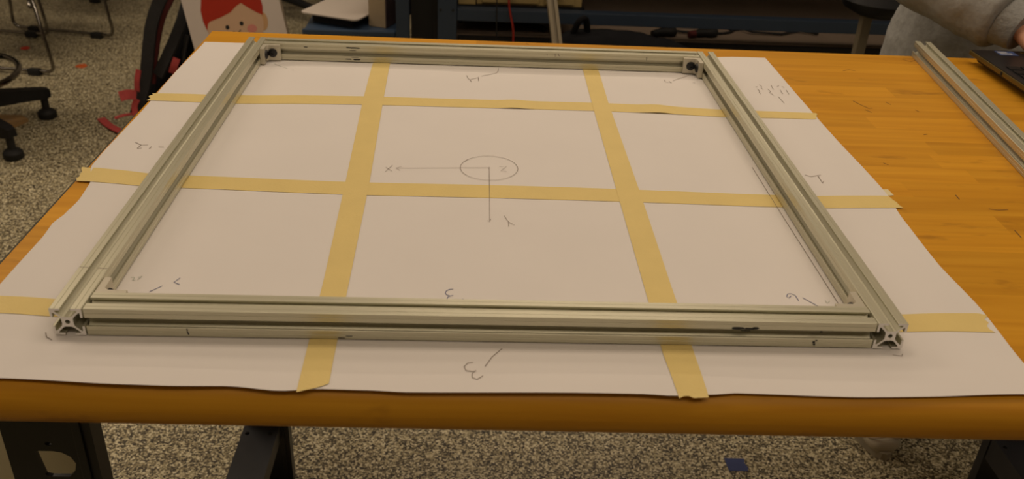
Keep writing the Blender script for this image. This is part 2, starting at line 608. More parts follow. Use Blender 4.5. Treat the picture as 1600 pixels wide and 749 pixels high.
MARKS = {
  'axis_drawing':[[(45,-251),(-1018,-305)],[(-955,-257),(-1018,-305),(-967,-368)],[(-1136,-286),(-1053,-391)],[(-1130,-406),(-1063,-226)],[(45,-259),(43,-900),(40,-1527)],[(11,-1543),(37,-1551),(51,-1503)],[(164,-225),(246,-213),(180,-328),(247,-353)],[(190,-1424),(233,-1562),(231,-1658)],[(233,-1562),(291,-1621)],[(-236,-92),(-202,-40)],[(34,-259),(56,-258)],[(45,-236),(45,-277)]],
  'numeral_three_outside':[[(-118,-3918),(-158,-3919),(-190,-3972),(-173,-4023),(-126,-4034),(-94,-4021),(-125,-4060),(-125,-4110),(-86,-4134),(-39,-4088)],[(119,-3718),(35,-3835),(-23,-3968)]],
  'numeral_three_inside':[[(-304,-2843),(-331,-2844),(-363,-2871),(-373,-2910),(-358,-2938),(-328,-2954),(-301,-2945)],[(-328,-2954),(-350,-2976),(-354,-3013)],[(-218,-2996),(-195,-3020)]],
  'numeral_four':[[(-249,2934),(-227,2796),(-202,2758),(-177,2659)],[(-202,2758),(-81,2861)],[(-81,2881),(-80,2718)],[(-33,2927),(80,3011),(187,3095),(214,3193),(218,3324)]],
  'numeral_five':[[(2667,2993),(2662,2910),(2705,2886)],[(2725,2943),(2750,2874),(2727,2905)],[(2788,2977),(3085,3258)],[(3079,2947),(3112,2923)]],
  'numeral_six':[[(2798,-2837),(2768,-2872),(2752,-2850),(2776,-2803),(2810,-2797),(2841,-2824),(2844,-2915)],[(2899,-2861),(2996,-2993)]],
  'numeral_seven':[[(-2758,-2736),(-2791,-2810),(-2731,-2847)],[(-2958,-2968),(-2876,-2873)]],
  'faint_numeral':[[(-3193,-2735),(-3172,-2730),(-3159,-2742),(-3163,-2786),(-3138,-2780)],[(-3131,-2732),(-3102,-2710),(-3122,-2775)]],
  'faint_letter':[[(3099,-2895),(3101,-2945),(3138,-2905)]],
  'numeral_two':[[(-4104,208),(-4007,125),(-3934,137)],[(-4007,125),(-4022,36),(-4013,14),(-3974,39)],[(-3886,30),(-3881,96)],[(-3803,102),(-3742,106)]],
  'numeral_one':[[(3768,-195),(3820,-242),(3903,-215),(3951,-201)],[(3909,-215),(3905,-410),(3934,-359)]],
  'guide_line':[[(3204,-2941),(3200,-2313),(3190,-1200),(3188,0)]],
  'corner_arc':[[(-3500,-3700),(-3560,-3660),(-3590,-3600)]],
  'corner_line':[[(3400,-3715),(3470,-3730),(3490,-3700)]],
  'handwritten_note':[[(3984,2819),(4018,2842)],[(4069,2927),(4083,2848),(4059,2786),(4071,2728)],[(3991,2741),(4004,2664),(3981,2603),(3986,2546)],[(4244,2922),(4231,2801),(4235,2742)],[(4148,2754),(4162,2658),(4131,2597),(4155,2561),(4160,2504)],[(4320,2869),(4361,2912)],[(4393,2875),(4417,2837)],[(4329,2731),(4320,2652),(4318,2574)],[(4415,2738),(4413,2660),(4404,2562)],[(4220,2452),(4224,2302),(4231,2210)]],
  'corner_sketch':[[(-3069,3200),(-2973,3106),(-2848,2999)],[(-2768,2922),(-2739,2908),(-2755,2940)]],
}
MARKS['axis_drawing'].append([(45 + 331 * math.cos(a), -256 + 331 * math.sin(a)) for a in [i * math.pi / 20 for i in range(41)]])


def ribbon(bm, pts, hw, zf):
    """flat stroke of half width hw lying on the surface zf(x, y)"""
    P = [Vector((p[0], p[1])) for p in pts]
    Q = [P[0]]
    for a, b in zip(P, P[1:]):
        n = max(1, int((b - a).length / .012))
        Q += [a + (b - a) * (k / n) for k in range(1, n + 1)]
    L, R = [], []
    for i, p in enumerate(Q):
        t = (Q[min(i + 1, len(Q) - 1)] - Q[max(i - 1, 0)])
        if t.length < 1e-7:
            t = Vector((1, 0))
        t.normalize()
        n = Vector((-t.y, t.x)) * hw
        for arr, q in ((L, p + n), (R, p - n)):
            arr.append(bm.verts.new((q.x, q.y, zf(q.x, q.y))))
    for i in range(len(Q) - 1):
        bm.faces.new((R[i], R[i + 1], L[i + 1], L[i]))


MARK_MAT = {'numeral_six': BLUEPEN, 'numeral_seven': BLUEPEN, 'numeral_three_inside': BLUEPEN, 'faint_numeral': FAINT, 'faint_letter': FAINT, 'corner_sketch': FAINT}
MARK_HW = {'axis_drawing': .00025, 'numeral_three_outside': .00034, 'guide_line': .0003, 'corner_line': .0003, 'handwritten_note': .00035, 'faint_numeral': .0004}
for name, strokes in MARKS.items():
    bm = bmesh.new()
    for s in strokes:
        ribbon(bm, [(a / 1e4, b / 1e4) for a, b in s], MARK_HW.get(name, .00038), lambda x, y: PZ + hgt(x, y) + .00045 + (.0004 if name == 'axis_drawing' else 0))
    obj(name, bm, MARK_MAT.get(name, PENCIL), paper, world=True, recalc=False)

# scratches in the varnish of the bare wood
SCRATCH = mat('scratched_varnish', (.20, .095, .018), .7, noise=.3)
for s_ in [
[(5618, 3733), (5746, 3806), (5819, 3752)] ,
[(5294, 2397), (5351, 2250), (5418, 2107), (5475, 2136)] ,
[(5342, 2052), (5398, 1959)] ,
[(5803, 1192), (5867, 1218)] ,
[(5623, -937), (5720, -963), (5841, -941)] ,
[(5399, -599), (5391, -713)] ,
[(6083, 2111), (6108, 2039)] ,
[(6855, 4420), (6932, 4297), (7086, 4410)] ,
[(5768, 2385), (5803, 2287)] ,
[(693, 4617), (731, 4554)] ,
[(5661, -1424), (5648, -1592)] ,
[(4885, 246), (4928, 192)] ,
]:
    bm = bmesh.new()
    ribbon(bm, [(a / 1e4, b / 1e4) for a, b in s_], .0007, lambda x, y: T + .00025)
    obj('scratch', bm, SCRATCH, bench, world=True, recalc=False)

# ------------------------------------------------------------------ masking tape
def tape(E0, E1, label, dz, wrinkles=(), along='x', step=.008, cut0=0.0, cut1=0.0):
    """a strip between two edge polylines (same direction), following the paper"""
    def cum(E):
        s = [0]
        for a, b in zip(E, E[1:]):
            s.append(s[-1] + math.dist(a, b))
        return s

    def at(E, s, t):
        d = t * s[-1]
        for i in range(len(E) - 1):
            if d <= s[i + 1] or i == len(E) - 2:
                k = (d - s[i]) / (s[i + 1] - s[i])
                return Vector(E[i]).lerp(Vector(E[i + 1]), k)
    s0, s1 = cum(E0), cum(E1)
    n = int(max(s0[-1], s1[-1]) / step)
    bm = bmesh.new()
    rowsv = []
    rng = random.Random(label)
    for i in range(n + 1):
        t = i / n
        a, b = at(E0, s0, t), at(E1, s1, t)
        row = []
        for j in range(7):
            k = j / 6
            p = a.lerp(b, k)
            if i in (0, n):     # torn ends
                d = (at(E0, s0, .02) - at(E0, s0, 0)).normalized()
                p = p + d * rng.uniform(-.0025, .0025)
            x, y = p
            inside = interp(EL, y) < x < interp(ER, y) and y > interp(EF, x)
            z = PZ + (hgt(x, y) if inside else hgt(x, y) * .6) + dz
            for wx, wh, ww in wrinkles:
                q = x if along == 'x' else y
                z += wh * math.exp(-((q - wx) / ww) ** 2) * sst(0, .02, FX - IN - abs(x))
            row.append(bm.verts.new((x, y, z)))
        rowsv.append(row)
    for i in range(n):
        for j in range(6):
            bm.faces.new((rowsv[i][j], rowsv[i + 1][j], rowsv[i + 1][j + 1], rowsv[i][j + 1]))
    bmesh.ops.recalc_face_normals(bm, faces=bm.faces)
    if sum(f.normal.z for f in bm.faces) < 0:
        bmesh.ops.reverse_faces(bm, faces=list(bm.faces))
    o = obj('masking_tape', bm, TAPE, smooth='all', recalc=False)
    return tag(o, label, 'tape', 'strips of masking tape over the paper')


tape([(-.1655, .42), (-.1647, .3363), (-.1624, .1779), (-.1540, -.0744), (-.1478, -.2721), (-.1450, -.4328)],
     [(-.142, .42), (-.1398, .3447), (-.1355, .1802), (-.1277, -.073), (-.1245, -.2822), (-.1228, -.3951), (-.1221, -.4210)],
     'yellow masking tape running front to back left of the pencil axes', .0007, along='y')
tape([(.1505, .42), (.1493, .3431), (.1474, .1912), (.1455, -.0736), (.1450, -.2723), (.1446, -.3798), (.1466, -.4327)],
     [(.1755, .42), (.173, .3453), (.1705, .193), (.1713, -.0722), (.1705, -.2714), (.1710, -.3658), (.1702, -.4322)],
     'yellow masking tape running front to back right of the pencil axes', .0007, along='y')
tape([(-.4410, .1840), (-.3311, .1878), (-.1591, .1950), (.1613, .1972), (.3195, .1882), (.4571, .1847)],
     [(-.4400, .1590), (-.3283, .1574), (-.1558, .1644), (.1577, .1660), (.3218, .1603), (.4480, .1604)],
     'yellow masking tape running side to side nearest the back rail', .0004, wrinkles=((.040, .0014, .016), (.235, .0016, .018)))
tape([(-.4445, -.0493), (-.3754, -.0593), (-.1331, -.0685), (.0724, -.0713), (.3752, -.0738), (.4560, -.0696)],
     [(-.4395, -.0828), (-.3750, -.0902), (-.1297, -.0997), (.0702, -.1026), (.3769, -.1033), (.4600, -.0985)],
     'yellow masking tape running side to side across the middle of the frame', .0004)
tape([(-.4300, -.3100), (-.3752, -.3117), (.3783, -.3109), (.4486, -.3086)],
     [(-.4300, -.3352), (-.3631, -.3374), (.3673, -.3379), (.4420, -.3390)],
     'yellow masking tape running side to side beneath the front rail', .0004)
bm = bmesh.new()
vs = [bm.verts.new((x, y, T + .0007)) for x, y in ((.4535, -.052), (.4640, -.0505), (.4650, -.066), (.455, -.068))]
bm.faces.new(vs)
tag(obj('masking_tape', bm, TAPE_END, recalc=False), 'small torn tape scrap beside the right paper edge', 'tape', 'strips of masking tape over the paper')

# ------------------------------------------------------------------ aluminium frame of slotted extrusions
def slot_profile():
    """quarter-symmetric one inch T-slot outline, in inches"""
    side = []       # right half of the top side, going from corner (.5,.5) to slot, then mirrored
    h = .5
    top = [(.5 - .02, h), (.345, h), (.335, h - .014), (.325, h), (.158 + .012, h), (.158, h - .012), (.158, .425),
           (.335, .425), (.335, .385), (.160, .205), (.09, .180)]
    half = [(x, y) for x, y in top]
    full = half + [(-x, y) for x, y in reversed(half)]
    out = []
    for k in range(4):
        a = k * math.pi / 2
        c, s = round(math.cos(a)), round(math.sin(a))
        out += [(c * x - s * y, s * x + c * y) for x, y in full]
    return [(x * IN, y * IN) for x, y in out]


PROF = slot_profile()
BORE = [(0.078 * IN * math.cos(-i * math.pi / 8), 0.078 * IN * math.sin(-i * math.pi / 8)) for i in range(16)]


def rail_bm(p0, p1):
    """extrusion with its axis from p0 to p1 (horizontal)"""
    p0, p1 = Vector(p0), Vector(p1)
    d = (p1 - p0).normalized()
    sx = d.cross(Vector((0, 0, 1))).normalized()
    bm = bmesh.new()
    sheet_prism(bm, PROF, lambda u, v, w_: p0 + sx * u + Vector((0, 0, v)) + d * w_, (p1 - p0).length, holes=[BORE])
    bmesh.ops.recalc_face_normals(bm, faces=bm.faces)
    for f in bm.faces:
        if abs(f.normal.dot(d)) > .9:
            f.material_index = 1
    return bm


ZR = T + .0016 + IN / 2
frame = empty('extrusion_frame', (0, 0, T + .0016), 'rectangular frame bolted from slotted aluminium extrusions on the paper', 'frame')
h2 = IN / 2
rails = {}
for key, a, b in (('l', (-FX + h2, -FY, ZR), (-FX + h2, FY, ZR)), ('r', (FX - h2, -FY, ZR), (FX - h2, FY, ZR)),
                  ('f', (-FX + IN + .0013, -FY + h2, ZR), (FX - IN - .0013, -FY + h2, ZR)),
                  ('b', (-FX + IN + .0013, FY - h2, ZR), (FX - IN - .0013, FY - h2, ZR))):
    rails[key] = obj('rail', rail_bm(a, b), [ALU, ALU_CUT], frame, world=True)


def smear(parent, face_y, x, z, blobs, m=INK):
    """marker strokes on the front face of a cross rail: blobs are (dx, dz, halfwidth, halfheight)"""
    bm = bmesh.new()
    for dx, dz, a, b in blobs:
        rng = random.Random(dx * 1000 + dz)
        n = 12
        pts = []
        for k in range(n):
            an = 2 * math.pi * k / n
            rr = rng.uniform(.75, 1.1)
            pts.append((x + dx + a * rr * math.copysign(abs(math.cos(an)) ** .6, math.cos(an)), z + dz + b * rr * math.copysign(abs(math.sin(an)) ** .6, math.sin(an))))
        ring_loft(bm, [[Vector((px, face_y - e, pz)) for px, pz in pts] for e in (-.0001, .00025)])
    return obj('ink_mark', bm, m, parent, world=True)


fz = T + .0016
fy = -FY
smear(rails['f'], fy, .214, fz + .0178, [(-.006, .0003, .006, .0011), (.003, 0, .005, .0009), (.008, .0005, .003, .0012), (0, -.0021, .005, .0005)])
smear(rails['f'], fy, .274, fz + .0040, [(0, .0012, .0012, .0012), (.0006, -.001, .001, .0011), (.0018, .0030, .0010, .0006)])
smear(rails['f'], fy, .278, fz + .0170, [(0, -.001, .0013, .0008)])
smear(rails['f'], fy, -.244, fz + .0040, [(0, .0015, .0005, .0028), (.0007, -.0008, .0006, .0012)])
smear(rails['f'], fy, -.117, fz + .0022, [(.003, .0012, .003, .0004), (-.003, -.0008, .003, .0004)])
by = FY - IN
smear(rails['b'], by, -.194, fz + .0215, [(-.006, 0, .005, .0010), (.003, -.0002, .008, .0011), (.0, -.0040, .005, .0005)])
smear(rails['b'], by, -.194, fz + .0040, [(-.007, 0, .005, .0008), (.005, -.0003, .006, .0011), (.003, .0030, .006, .0004)])
smear(rails['b'], by, -.263, fz + .0205, [(0, 0, .0030, .0006)])
smear(rails['b'], by, .109, fz + .0205, [(-.003, .0014, .0012, .0006), (-.0025, -.0016, .0013, .0005), (.002, .0006, .0006, .0018), (.0035, -.0012, .0009, .0007), (-.015, 0, .0005, .0018)], PENCIL)
smear(rails['b'], by, .244, fz + .0195, [(0, 0, .0005, .0030)])
# scribed line over the left rail
for x0, x1 in ((-.3500, -.3415), (-.3345, -.3258)):
    bm = bmesh.new()
    ribbon(bm, [(x0, -.2995 - (x0 + .35) * .08), (x1, -.2995 - (x1 + .35) * .08)], .00035, lambda x, y: fz + IN + .0001)
    obj('scribed_line', bm, PENCIL, rails['l'], world=True, recalc=False)


def bracket(cx, cy, sx, sy):
    """L bracket in an inside corner; arms run along +sx and +sy from the corner"""
    L, th, H = .0255, .0060, .0228
    z0 = fz + .0008
    bm = bmesh.new()
    ch = .0035
    poly = [(0, 0), (L, 0), (L, th), (th + ch, th), (th, th + ch), (th, L), (0, L)]
    sheet_prism(bm, poly, lambda u, v, w_: Vector((cx + sx * u, cy + sy * v, z0 + w_)), H)
    es = [e for e in bm.edges if len(e.link_faces) == 2 and abs((e.verts[0].co - e.verts[1].co).z) < 1e-6 and e.calc_face_angle(0) > 1.2]
    bmesh.ops.bevel(bm, geom=es, offset=.0008, segments=2, affect='EDGES')
    br = obj('corner_bracket', bm, BRKT, frame, world=True, smooth=True)
    for ax, base in ((Vector((0, sy, 0)), Vector((cx + sx * (L * .56), cy + sy * th, z0 + H / 2))),
                     (Vector((sx, 0, 0)), Vector((cx + sx * th, cy + sy * (L * .56), z0 + H / 2)))):
        bm = bmesh.new()
        lathe(bm, [(.0020, -.004), (.0066, -.0003), (.0066, .0008), (.0058, .0024), (.0034, .0033), (.0021, .0032), (.0019, .0012), (.0002, .0012)], 18, base, ax)
        obj('bolt', bm, BOLT, br, world=True, smooth=True)


for sx in (1, -1):
    for sy in (1, -1):
        bracket(-sx * (FX - IN - .0003), -sy * (FY - IN - .0003), sx, sy)

# loose extrusion lying at the right
ang = .128
d = Vector((math.sin(ang), math.cos(ang), 0))
c0 = Vector((.7105, .4600, T + IN / 2 + .0002)) + Vector((.0105, 0, 0))
bar = obj('loose_extrusion', rail_bm(c0 - d * .80, c0), [ALU, ALU_CUT])
tag(bar, 'loose slotted aluminium extrusion lying on bare wood beside the laptop', 'extrusion')

# ------------------------------------------------------------------ laptop
lap = empty('laptop', (.79, .437, T), 'black laptop with a dull gold edge on the far right of the workbench', 'laptop')
LWd, LD = .315, .232
bm = bmesh.new()
box(bm, (LWd / 2 + .004, -LD / 2 - .002, .010), (LWd - .014, LD - .012, .010), bevel=.003)
obj('chassis', bm, LAPTOP, lap)
bm = bmesh.new()
box(bm, (LWd / 2, -LD / 2, .0175), (LWd, LD, .007), bevel=.0015)
obj('edge_band', bm, GOLD, lap)
bm = bmesh.new()
box(bm, (LWd / 2, -LD / 2, .0215), (LWd - .003, LD - .003, .0016), bevel=.0006)
obj('deck', bm, LAPTOP, lap)
bm = bmesh.new()
box(bm, (-.0002, -.105, .0175), (.0012, .004, .005))
obj('port', bm, RUBBER, lap)
bm = bmesh.new()
box(bm, (LWd / 2, -.045, .0224), (.10, .055, .0006))
obj('touchpad', bm, BLACK, lap)
for r in range(5):
    for c in range(13):
        bm = bmesh.new()
        box(bm, (.024 + c * .0223, -.095 - r * .0195, .0232), (.0185, .0160, .0014), bevel=.0004)
        obj('key', bm, BLACK, lap)
bm = bmesh.new()
box(bm, (.052, -.017, .02245), (.030, .022, .0003))
st = obj('sticker', bm, STICKB, lap)
for k, (x, wd) in enumerate(((.047, .015), (.050, .019))):
    bm = bmesh.new()
    box(bm, (x, -.0125 - .008 * k, .02270), (wd, .0055, .0002))
    obj('sticker_print', bm, STICKW, st)
bm = bmesh.new()
box(bm, (.086, -.012, .02245), (.016, .006, .0003))
obj('sticker', bm, GOLD, lap)
bm = bmesh.new()
rot = Matrix.Rotation(math.radians(18), 3, 'X')
box(bm, rot @ Vector((0, 0, .108)) + Vector((LWd / 2, -LD, .022)), (LWd, .006, .216), rot=rot, bevel=.002)
lid = obj('lid', bm, LAPTOP, lap)
bm = bmesh.new()
box(bm, rot @ Vector((0, .0033, .112)) + Vector((LWd / 2, -LD, .022)), (LWd - .02, .0006, .19), rot=rot)
obj('screen', bm, SCREEN, lid)

# ------------------------------------------------------------------ person at the far side of the bench
def remeshed(bm, name, mats, parent, voxel, smooth_it=4, noise=None):
    me = bpy.data.meshes.new(name)
    bmesh.ops.recalc_face_normals(bm, faces=bm.faces)
    bm.to_mesh(me)
    bm.free()
    tmp = bpy.data.objects.new('tmp', me)
    COL.objects.link(tmp)
    md = tmp.modifiers.new('r', 'REMESH')
    md.mode = 'VOXEL'
    md.voxel_size = voxel
    sm = tmp.modifiers.new('s', 'SMOOTH')
    sm.iterations = smooth_it
    sm.factor = .5
    if noise:
        tx = bpy.data.textures.new('folds', 'CLOUDS')
        tx.noise_scale = noise[1]
        dm = tmp.modifiers.new('d', 'DISPLACE')
        dm.texture = tx
        dm.strength = noise[0]
        dm.mid_level = .5
    dg = bpy.context.evaluated_depsgraph_get()
    me2 = bpy.data.meshes.new_from_object(tmp.evaluated_get(dg))
    bpy.data.objects.remove(tmp)
    bm2 = bmesh.new()
    bm2.from_mesh(me2)
    bpy.data.meshes.remove(me2)
    return obj(name, bm2, mats, parent, smooth='all', world=True)


person = empty('person', (1.005, .72, 0), 'seated person in a grey sweatshirt reaching for the laptop', 'person')
Z = T
R_sh, R_el, R_wr = Vector((.845, .70, Z + .300)), Vector((.775, .640, Z + .112)), Vector((.882, .470, Z + .053))
L_sh, L_el, L_wr = Vector((1.195, .70, Z + .300)), Vector((1.245, .62, Z + .12)), Vector((1.06, .475, Z + .062))

bm = bmesh.new()
# torso core, neck and head (the arms and hands join on)
ring_loft(bm, [ell((1.015, .735, Z - .33), .16, .12), ell((1.015, .735, Z - .2), .165, .12), ell((1.015, .735, Z - .02), .14, .10), ell((1.017, .72, Z + .15), .15, .105),
               ell((1.020, .70, Z + .29), .165, .10), ell((1.020, .69, Z + .365), .11, .075), ell((1.020, .68, Z + .395), .06, .06)])
tube(bm, [(1.020, .685, Z + .37), (1.017, .665, Z + .45), (1.015, .65, Z + .50)], [.062, .056, .058], 16)
hc = Vector((1.010, .635, Z + .565))
rings = []
for dz, rx, ry, oy in ((-.125, .030, .028, -.045), (-.105, .048, .055, -.030), (-.07, .062, .080, -.012), (-.02, .072, .094, 0), (.03, .076, .098, .004), (.07, .072, .092, .008),
                       (.10, .055, .072, .010), (.118, .025, .035, .010)):
    rings.append(ell(hc + Vector((0, oy, dz)), rx, ry, 24, 2.1))
ring_loft(bm, rings)
# nose, ears, brow, lips
tube(bm, [hc + Vector((0, -.090, .012)), hc + Vector((0, -.104, -.020)), hc + Vector((0, -.098, -.030))], [.008, .013, .010], 10)
for s in (-1, 1):
    tube(bm, [hc + Vector((s * .072, .008, .025)), hc + Vector((s * .084, .016, .0)), hc + Vector((s * .074, .008, -.03))], [.010, .013, .008], 10)
    tube(bm, [hc + Vector((s * .012, -.092, .022)), hc + Vector((s * .045, -.080, .024))], [.008, .007], 8)
tube(bm, [hc + Vector((-.024, -.080, -.062)), hc + Vector((0, -.090, -.060)), hc + Vector((.024, -.080, -.062))], [.006, .009, .006], 8)
for sh, el, wr, s in ((R_sh, R_el, R_wr, 1), (L_sh, L_el, L_wr, -1)):
    tube(bm, smooth_path([Vector((1.020, .70, Z + .33)).lerp(sh, .6), sh, sh.lerp(el, .5), el, el.lerp(wr, .5), wr], 4),
         [.055] * 4 + [.050] * 4 + [.045] * 4 + [.042] * 4 + [.036] * 4 + [.027], 14)
    f = (wr - el); f.z *= .2; f.normalize()
    side = Vector((f.y, -f.x, 0)) * s           # towards the thumb
    side = -side
    palm = wr + f * .055 + Vector((0, 0, -.018))
    n = Vector((0, 0, 1))
    ring_loft(bm, [[wr + side * (.024 * math.cos(a)) + n * (.018 * math.sin(a)) - n * .002 for a in [i * math.pi / 8 for i in range(16)]],
                   [palm - f * .02 + side * (.038 * math.cos(a)) + n * (.016 * math.sin(a)) for a in [i * math.pi / 8 for i in range(16)]],
                   [palm + f * .028 + side * (.041 * math.cos(a)) + n * (.012 * math.sin(a)) - n * .003 for a in [i * math.pi / 8 for i in range(16)]]])
    for k, ln in enumerate((.070, .078, .073, .058)):
        b0 = palm + f * .022 + side * (.031 - k * .0205)
        tube(bm, smooth_path([b0, b0 + f * ln * .45 + n * .004, b0 + f * ln * .78 - n * .006, b0 + f * ln - n * .017], 3),
             [.0092] * 4 + [.0086] * 3 + [.0080] * 2 + [.0068], 10)
    b0 = palm - f * .022 + side * .032
    tube(bm, smooth_path([b0, b0 + side * .022 + f * .024, b0 + side * .028 + f * .052 - n * .008], 3), [.0125] * 3 + [.0105] * 3 + [.008], 10)
remeshed(bm, 'body', SKIN, person, .0042, 2)
for s in (-1, 1):
    bm = bmesh.new()
    bmesh.ops.create_uvsphere(bm, u_segments=12, v_segments=8, radius=.011, matrix=Matrix.Translation(hc + Vector((s * .030, -.078, .004))))
    obj('eye', bm, BOARDW, person, smooth='all', world=True)
bm = bmesh.new()
rings = []
for dz, rx, ry, oy in ((-.03, .070, .060, .045), (.02, .083, .090, .022), (.06, .084, .100, .012), (.10, .068, .084, .012), (.130, .035, .045, .012)):
    rings.append(ell(hc + Vector((0, oy, dz)), rx, ry, 24, 2.1))
ring_loft(bm, rings)
remeshed(bm, 'hair', HAIR, person, .006, 3, (.012, .02))

# sweatshirt
bm = bmesh.new()
ring_loft(bm, [ell((1.010, .745, Z - .155), .185, .135, 32), ell((1.005, .735, Z - .11), .205, .150, 32), ell((1.005, .735, Z - .05), .203, .150, 32), ell((1.010, .735, Z + .04), .182, .138, 32),
               ell((1.015, .73, Z + .15), .178, .130, 32), ell((1.020, .71, Z + .27), .188, .125, 32), ell((1.020, .70, Z + .345), .165, .105, 32), ell((1.020, .685, Z + .385), .095, .085, 32),
               ell((1.020, .68, Z + .41), .072, .072, 32)])
for sh, el, wr in ((R_sh, R_el, R_wr), (L_sh, L_el, L_wr)):
    tube(bm, smooth_path([Vector((1.020, .70, Z + .32)).lerp(sh, .7), sh, sh.lerp(el, .5), el, el.lerp(wr, .35), el.lerp(wr, .70), el.lerp(wr, .89)], 4),
         [.066] * 4 + [.066] * 4 + [.066] * 4 + [.067] * 4 + [.066] * 4 + [.060] * 4 + [.052], 18)
remeshed(bm, 'sweatshirt', GREYKNIT, person, .007, 3, (.010, .05))
for el, wr in ((R_el, R_wr), (L_el, L_wr)):
    bm = bmesh.new()
    tube(bm, [el.lerp(wr, k) for k in (.86, .89, .94, 1.0, 1.04)], [.040, .046, .043, .041, .038], 24)
    tag(obj('cuff', bm, GREYRIB, person, smooth=True, world=True), 'ribbed grey cuff')
# trousers
bm = bmesh.new()
ring_loft(bm, [ell((1.010, .745, Z - .36), .175, .13), ell((1.010, .745, Z - .25), .185, .135), ell((1.010, .74, Z - .15), .165, .12)])
legs = []
for s, ax, dy in ((-1, .858, 0), (1, 1.11, .13)):
    hip, knee, ank = Vector((1.010 + s * .09, .70, Z - .28)), Vector((ax, .46 + dy * .3, Z - .30)), Vector((ax, .655 + dy, .10))
    legs.append((s, ax, dy))
    tube(bm, smooth_path([hip + Vector((0, .06, 0)), hip.lerp(knee, .5), knee + Vector((0, .02, 0)), knee.lerp(ank, .15), knee.lerp(ank, .6), ank], 4),
         [.095] * 4 + [.085] * 4 + [.075] * 4 + [.068] * 4 + [.060] * 4 + [.052], 16)
remeshed(bm, 'trousers', JEANS, person, .009, 3)
for s, ax, dy in legs:
    bm = bmesh.new()
    rings = []
    for y, hw, hh in ((.425, .020, .026), (.432, .036, .034), (.447, .045, .042), (.475, .050, .050), (.52, .050, .062), (.57, .044, .080), (.62, .040, .100), (.67, .038, .105), (.70, .026, .090)):
        pr = []
        for k in range(16):
            a = 2 * math.pi * k / 16
            pr.append(Vector((ax + hw * .86 * math.cos(a), y + dy, .012 + max(0, .5 + .5 * math.sin(a)) * (hh - .004))))
        rings.append(pr)
    ring_loft(bm, rings)
    shoe = obj('shoe', bm, SHOEW, person, smooth='all', world=True)
    bm = bmesh.new()
    out = [(ax + .045 * math.cos(a) * (1 - .12 * math.sin(a) * 0), .562 + .145 * math.sin(a)) for a in [i * math.pi / 16 for i in range(32)]]
    out = [(ax + (x - ax) * (1.0 if y < .56 else .86), y) for x, y in out]
    sheet_prism(bm, out, lambda u, v, w_: Vector((u, v + dy, .0005 + w_)), .018)
    obj('sole', bm, SOLE, shoe, world=True)
    bm = bmesh.new()
    tube(bm, [(ax + .0440 * math.cos(a), dy + .475 + .040 * math.sin(a) * 1.15, .032 + .026 * (1 - abs(math.cos(a)))) for a in [math.pi + i * math.pi / 12 for i in range(13)]], .0014, 6)
    obj('toe_seam', bm, BOARDEDGE, shoe, world=True)

# stool the person sits on
stool = empty('stool', (1.015, .80, 0), 'black round stool beneath the person in the sweatshirt', 'stool')
bm = bmesh.new()
lathe(bm, [(.01, .435), (.165, .435), (.18, .45), (.18, .47), (.165, .482), (.01, .484)], 28)
obj('seat', bm, BLACK, stool, smooth=True)
for k in range(4):
    a = math.pi / 4 + k * math.pi / 2
    bm = bmesh.new()
    tube(bm, [(.11 * math.cos(a), .11 * math.sin(a), .436), (.19 * math.cos(a), .19 * math.sin(a), 0)], .012, 10)
    obj('leg', bm, STEEL, stool)

# ------------------------------------------------------------------ blue storage bench behind, with what stands on and under it
rack = empty('storage_rack', (.5, 1.9, 0), 'dark blue steel storage rack in the shade behind the workbench', 'rack')


def part(name, m, parent, c, s, bevel=0.0, rot=None):
    bm = bmesh.new()
    box(bm, c, s, rot=rot, bevel=bevel)
    return obj(name, bm, m, parent, world=True)


p1 = part('post', BLUE, rack, (-.0905, 1.61, .50), (.054, .04, 1.0), .002)
for hx in (-.109, -.074):
    bm = bmesh.new()
    lathe(bm, [(.003, -.004), (.0036, 0), (.0036, .001), (.0002, .0012)], 10, (hx, 1.5895, .590), (0, -1, 0))
    obj('bolt_hole', bm, RUBBER, p1, world=True)
part('post', BLUE, rack, (1.62, 1.61, .50), (.054, .04, 1.0), .002)
part('post', BLUE, rack, (-.0905, 2.28, .50), (.054, .04, 1.0), .002)
part('post', BLUE, rack, (1.62, 2.28, .50), (.054, .04, 1.0), .002)
part('beam', BLUE, rack, (.7648, 1.612, .576), (1.655, .036, .034), .002)
part('shelf_board', SHELF, rack, (.7648, 1.955, .494), (1.76, .61, .022), .002)
part('upper_board', STEEL, rack, (.120, 1.78, .588), (.37, .28, .012))
part('work_top', STEEL, rack, (.7648, 1.94, 1.01), (1.9, .76, .04), .003)
part('back_panel', SHELF, rack, (.7648, 2.315, .52), (1.80, .012, 1.0))
part('light_block_panel', STEEL, rack, (-.125, 1.95, .52), (.012, .60, .94))  # added panel that keeps light out of the rack
part('void_shade_panel', RUBBER, rack, (.7648, 1.644, .252), (1.65, .010, .500))  # black sheet standing in for the shaded void below the shelf edge
part('gap_dark_panel', RUBBER, rack, (-.158, 1.66, .55), (.078, .010, 1.09))  # added black sheet that makes the gap between the posts dark

post2 = empty('blue_post', (-.2165, 1.60, 0), 'narrow blue steel upright left of the rack, behind the white box', 'post')
bm = bmesh.new()
box(bm, (0, 0, .55), (.037, .037, 1.1), bevel=.002)
obj('upright', bm, BLUE, post2)
bm = bmesh.new()
box(bm, (0, 0, .005), (.09, .09, .01), bevel=.002)
obj('base_plate', bm, BLUE, post2)

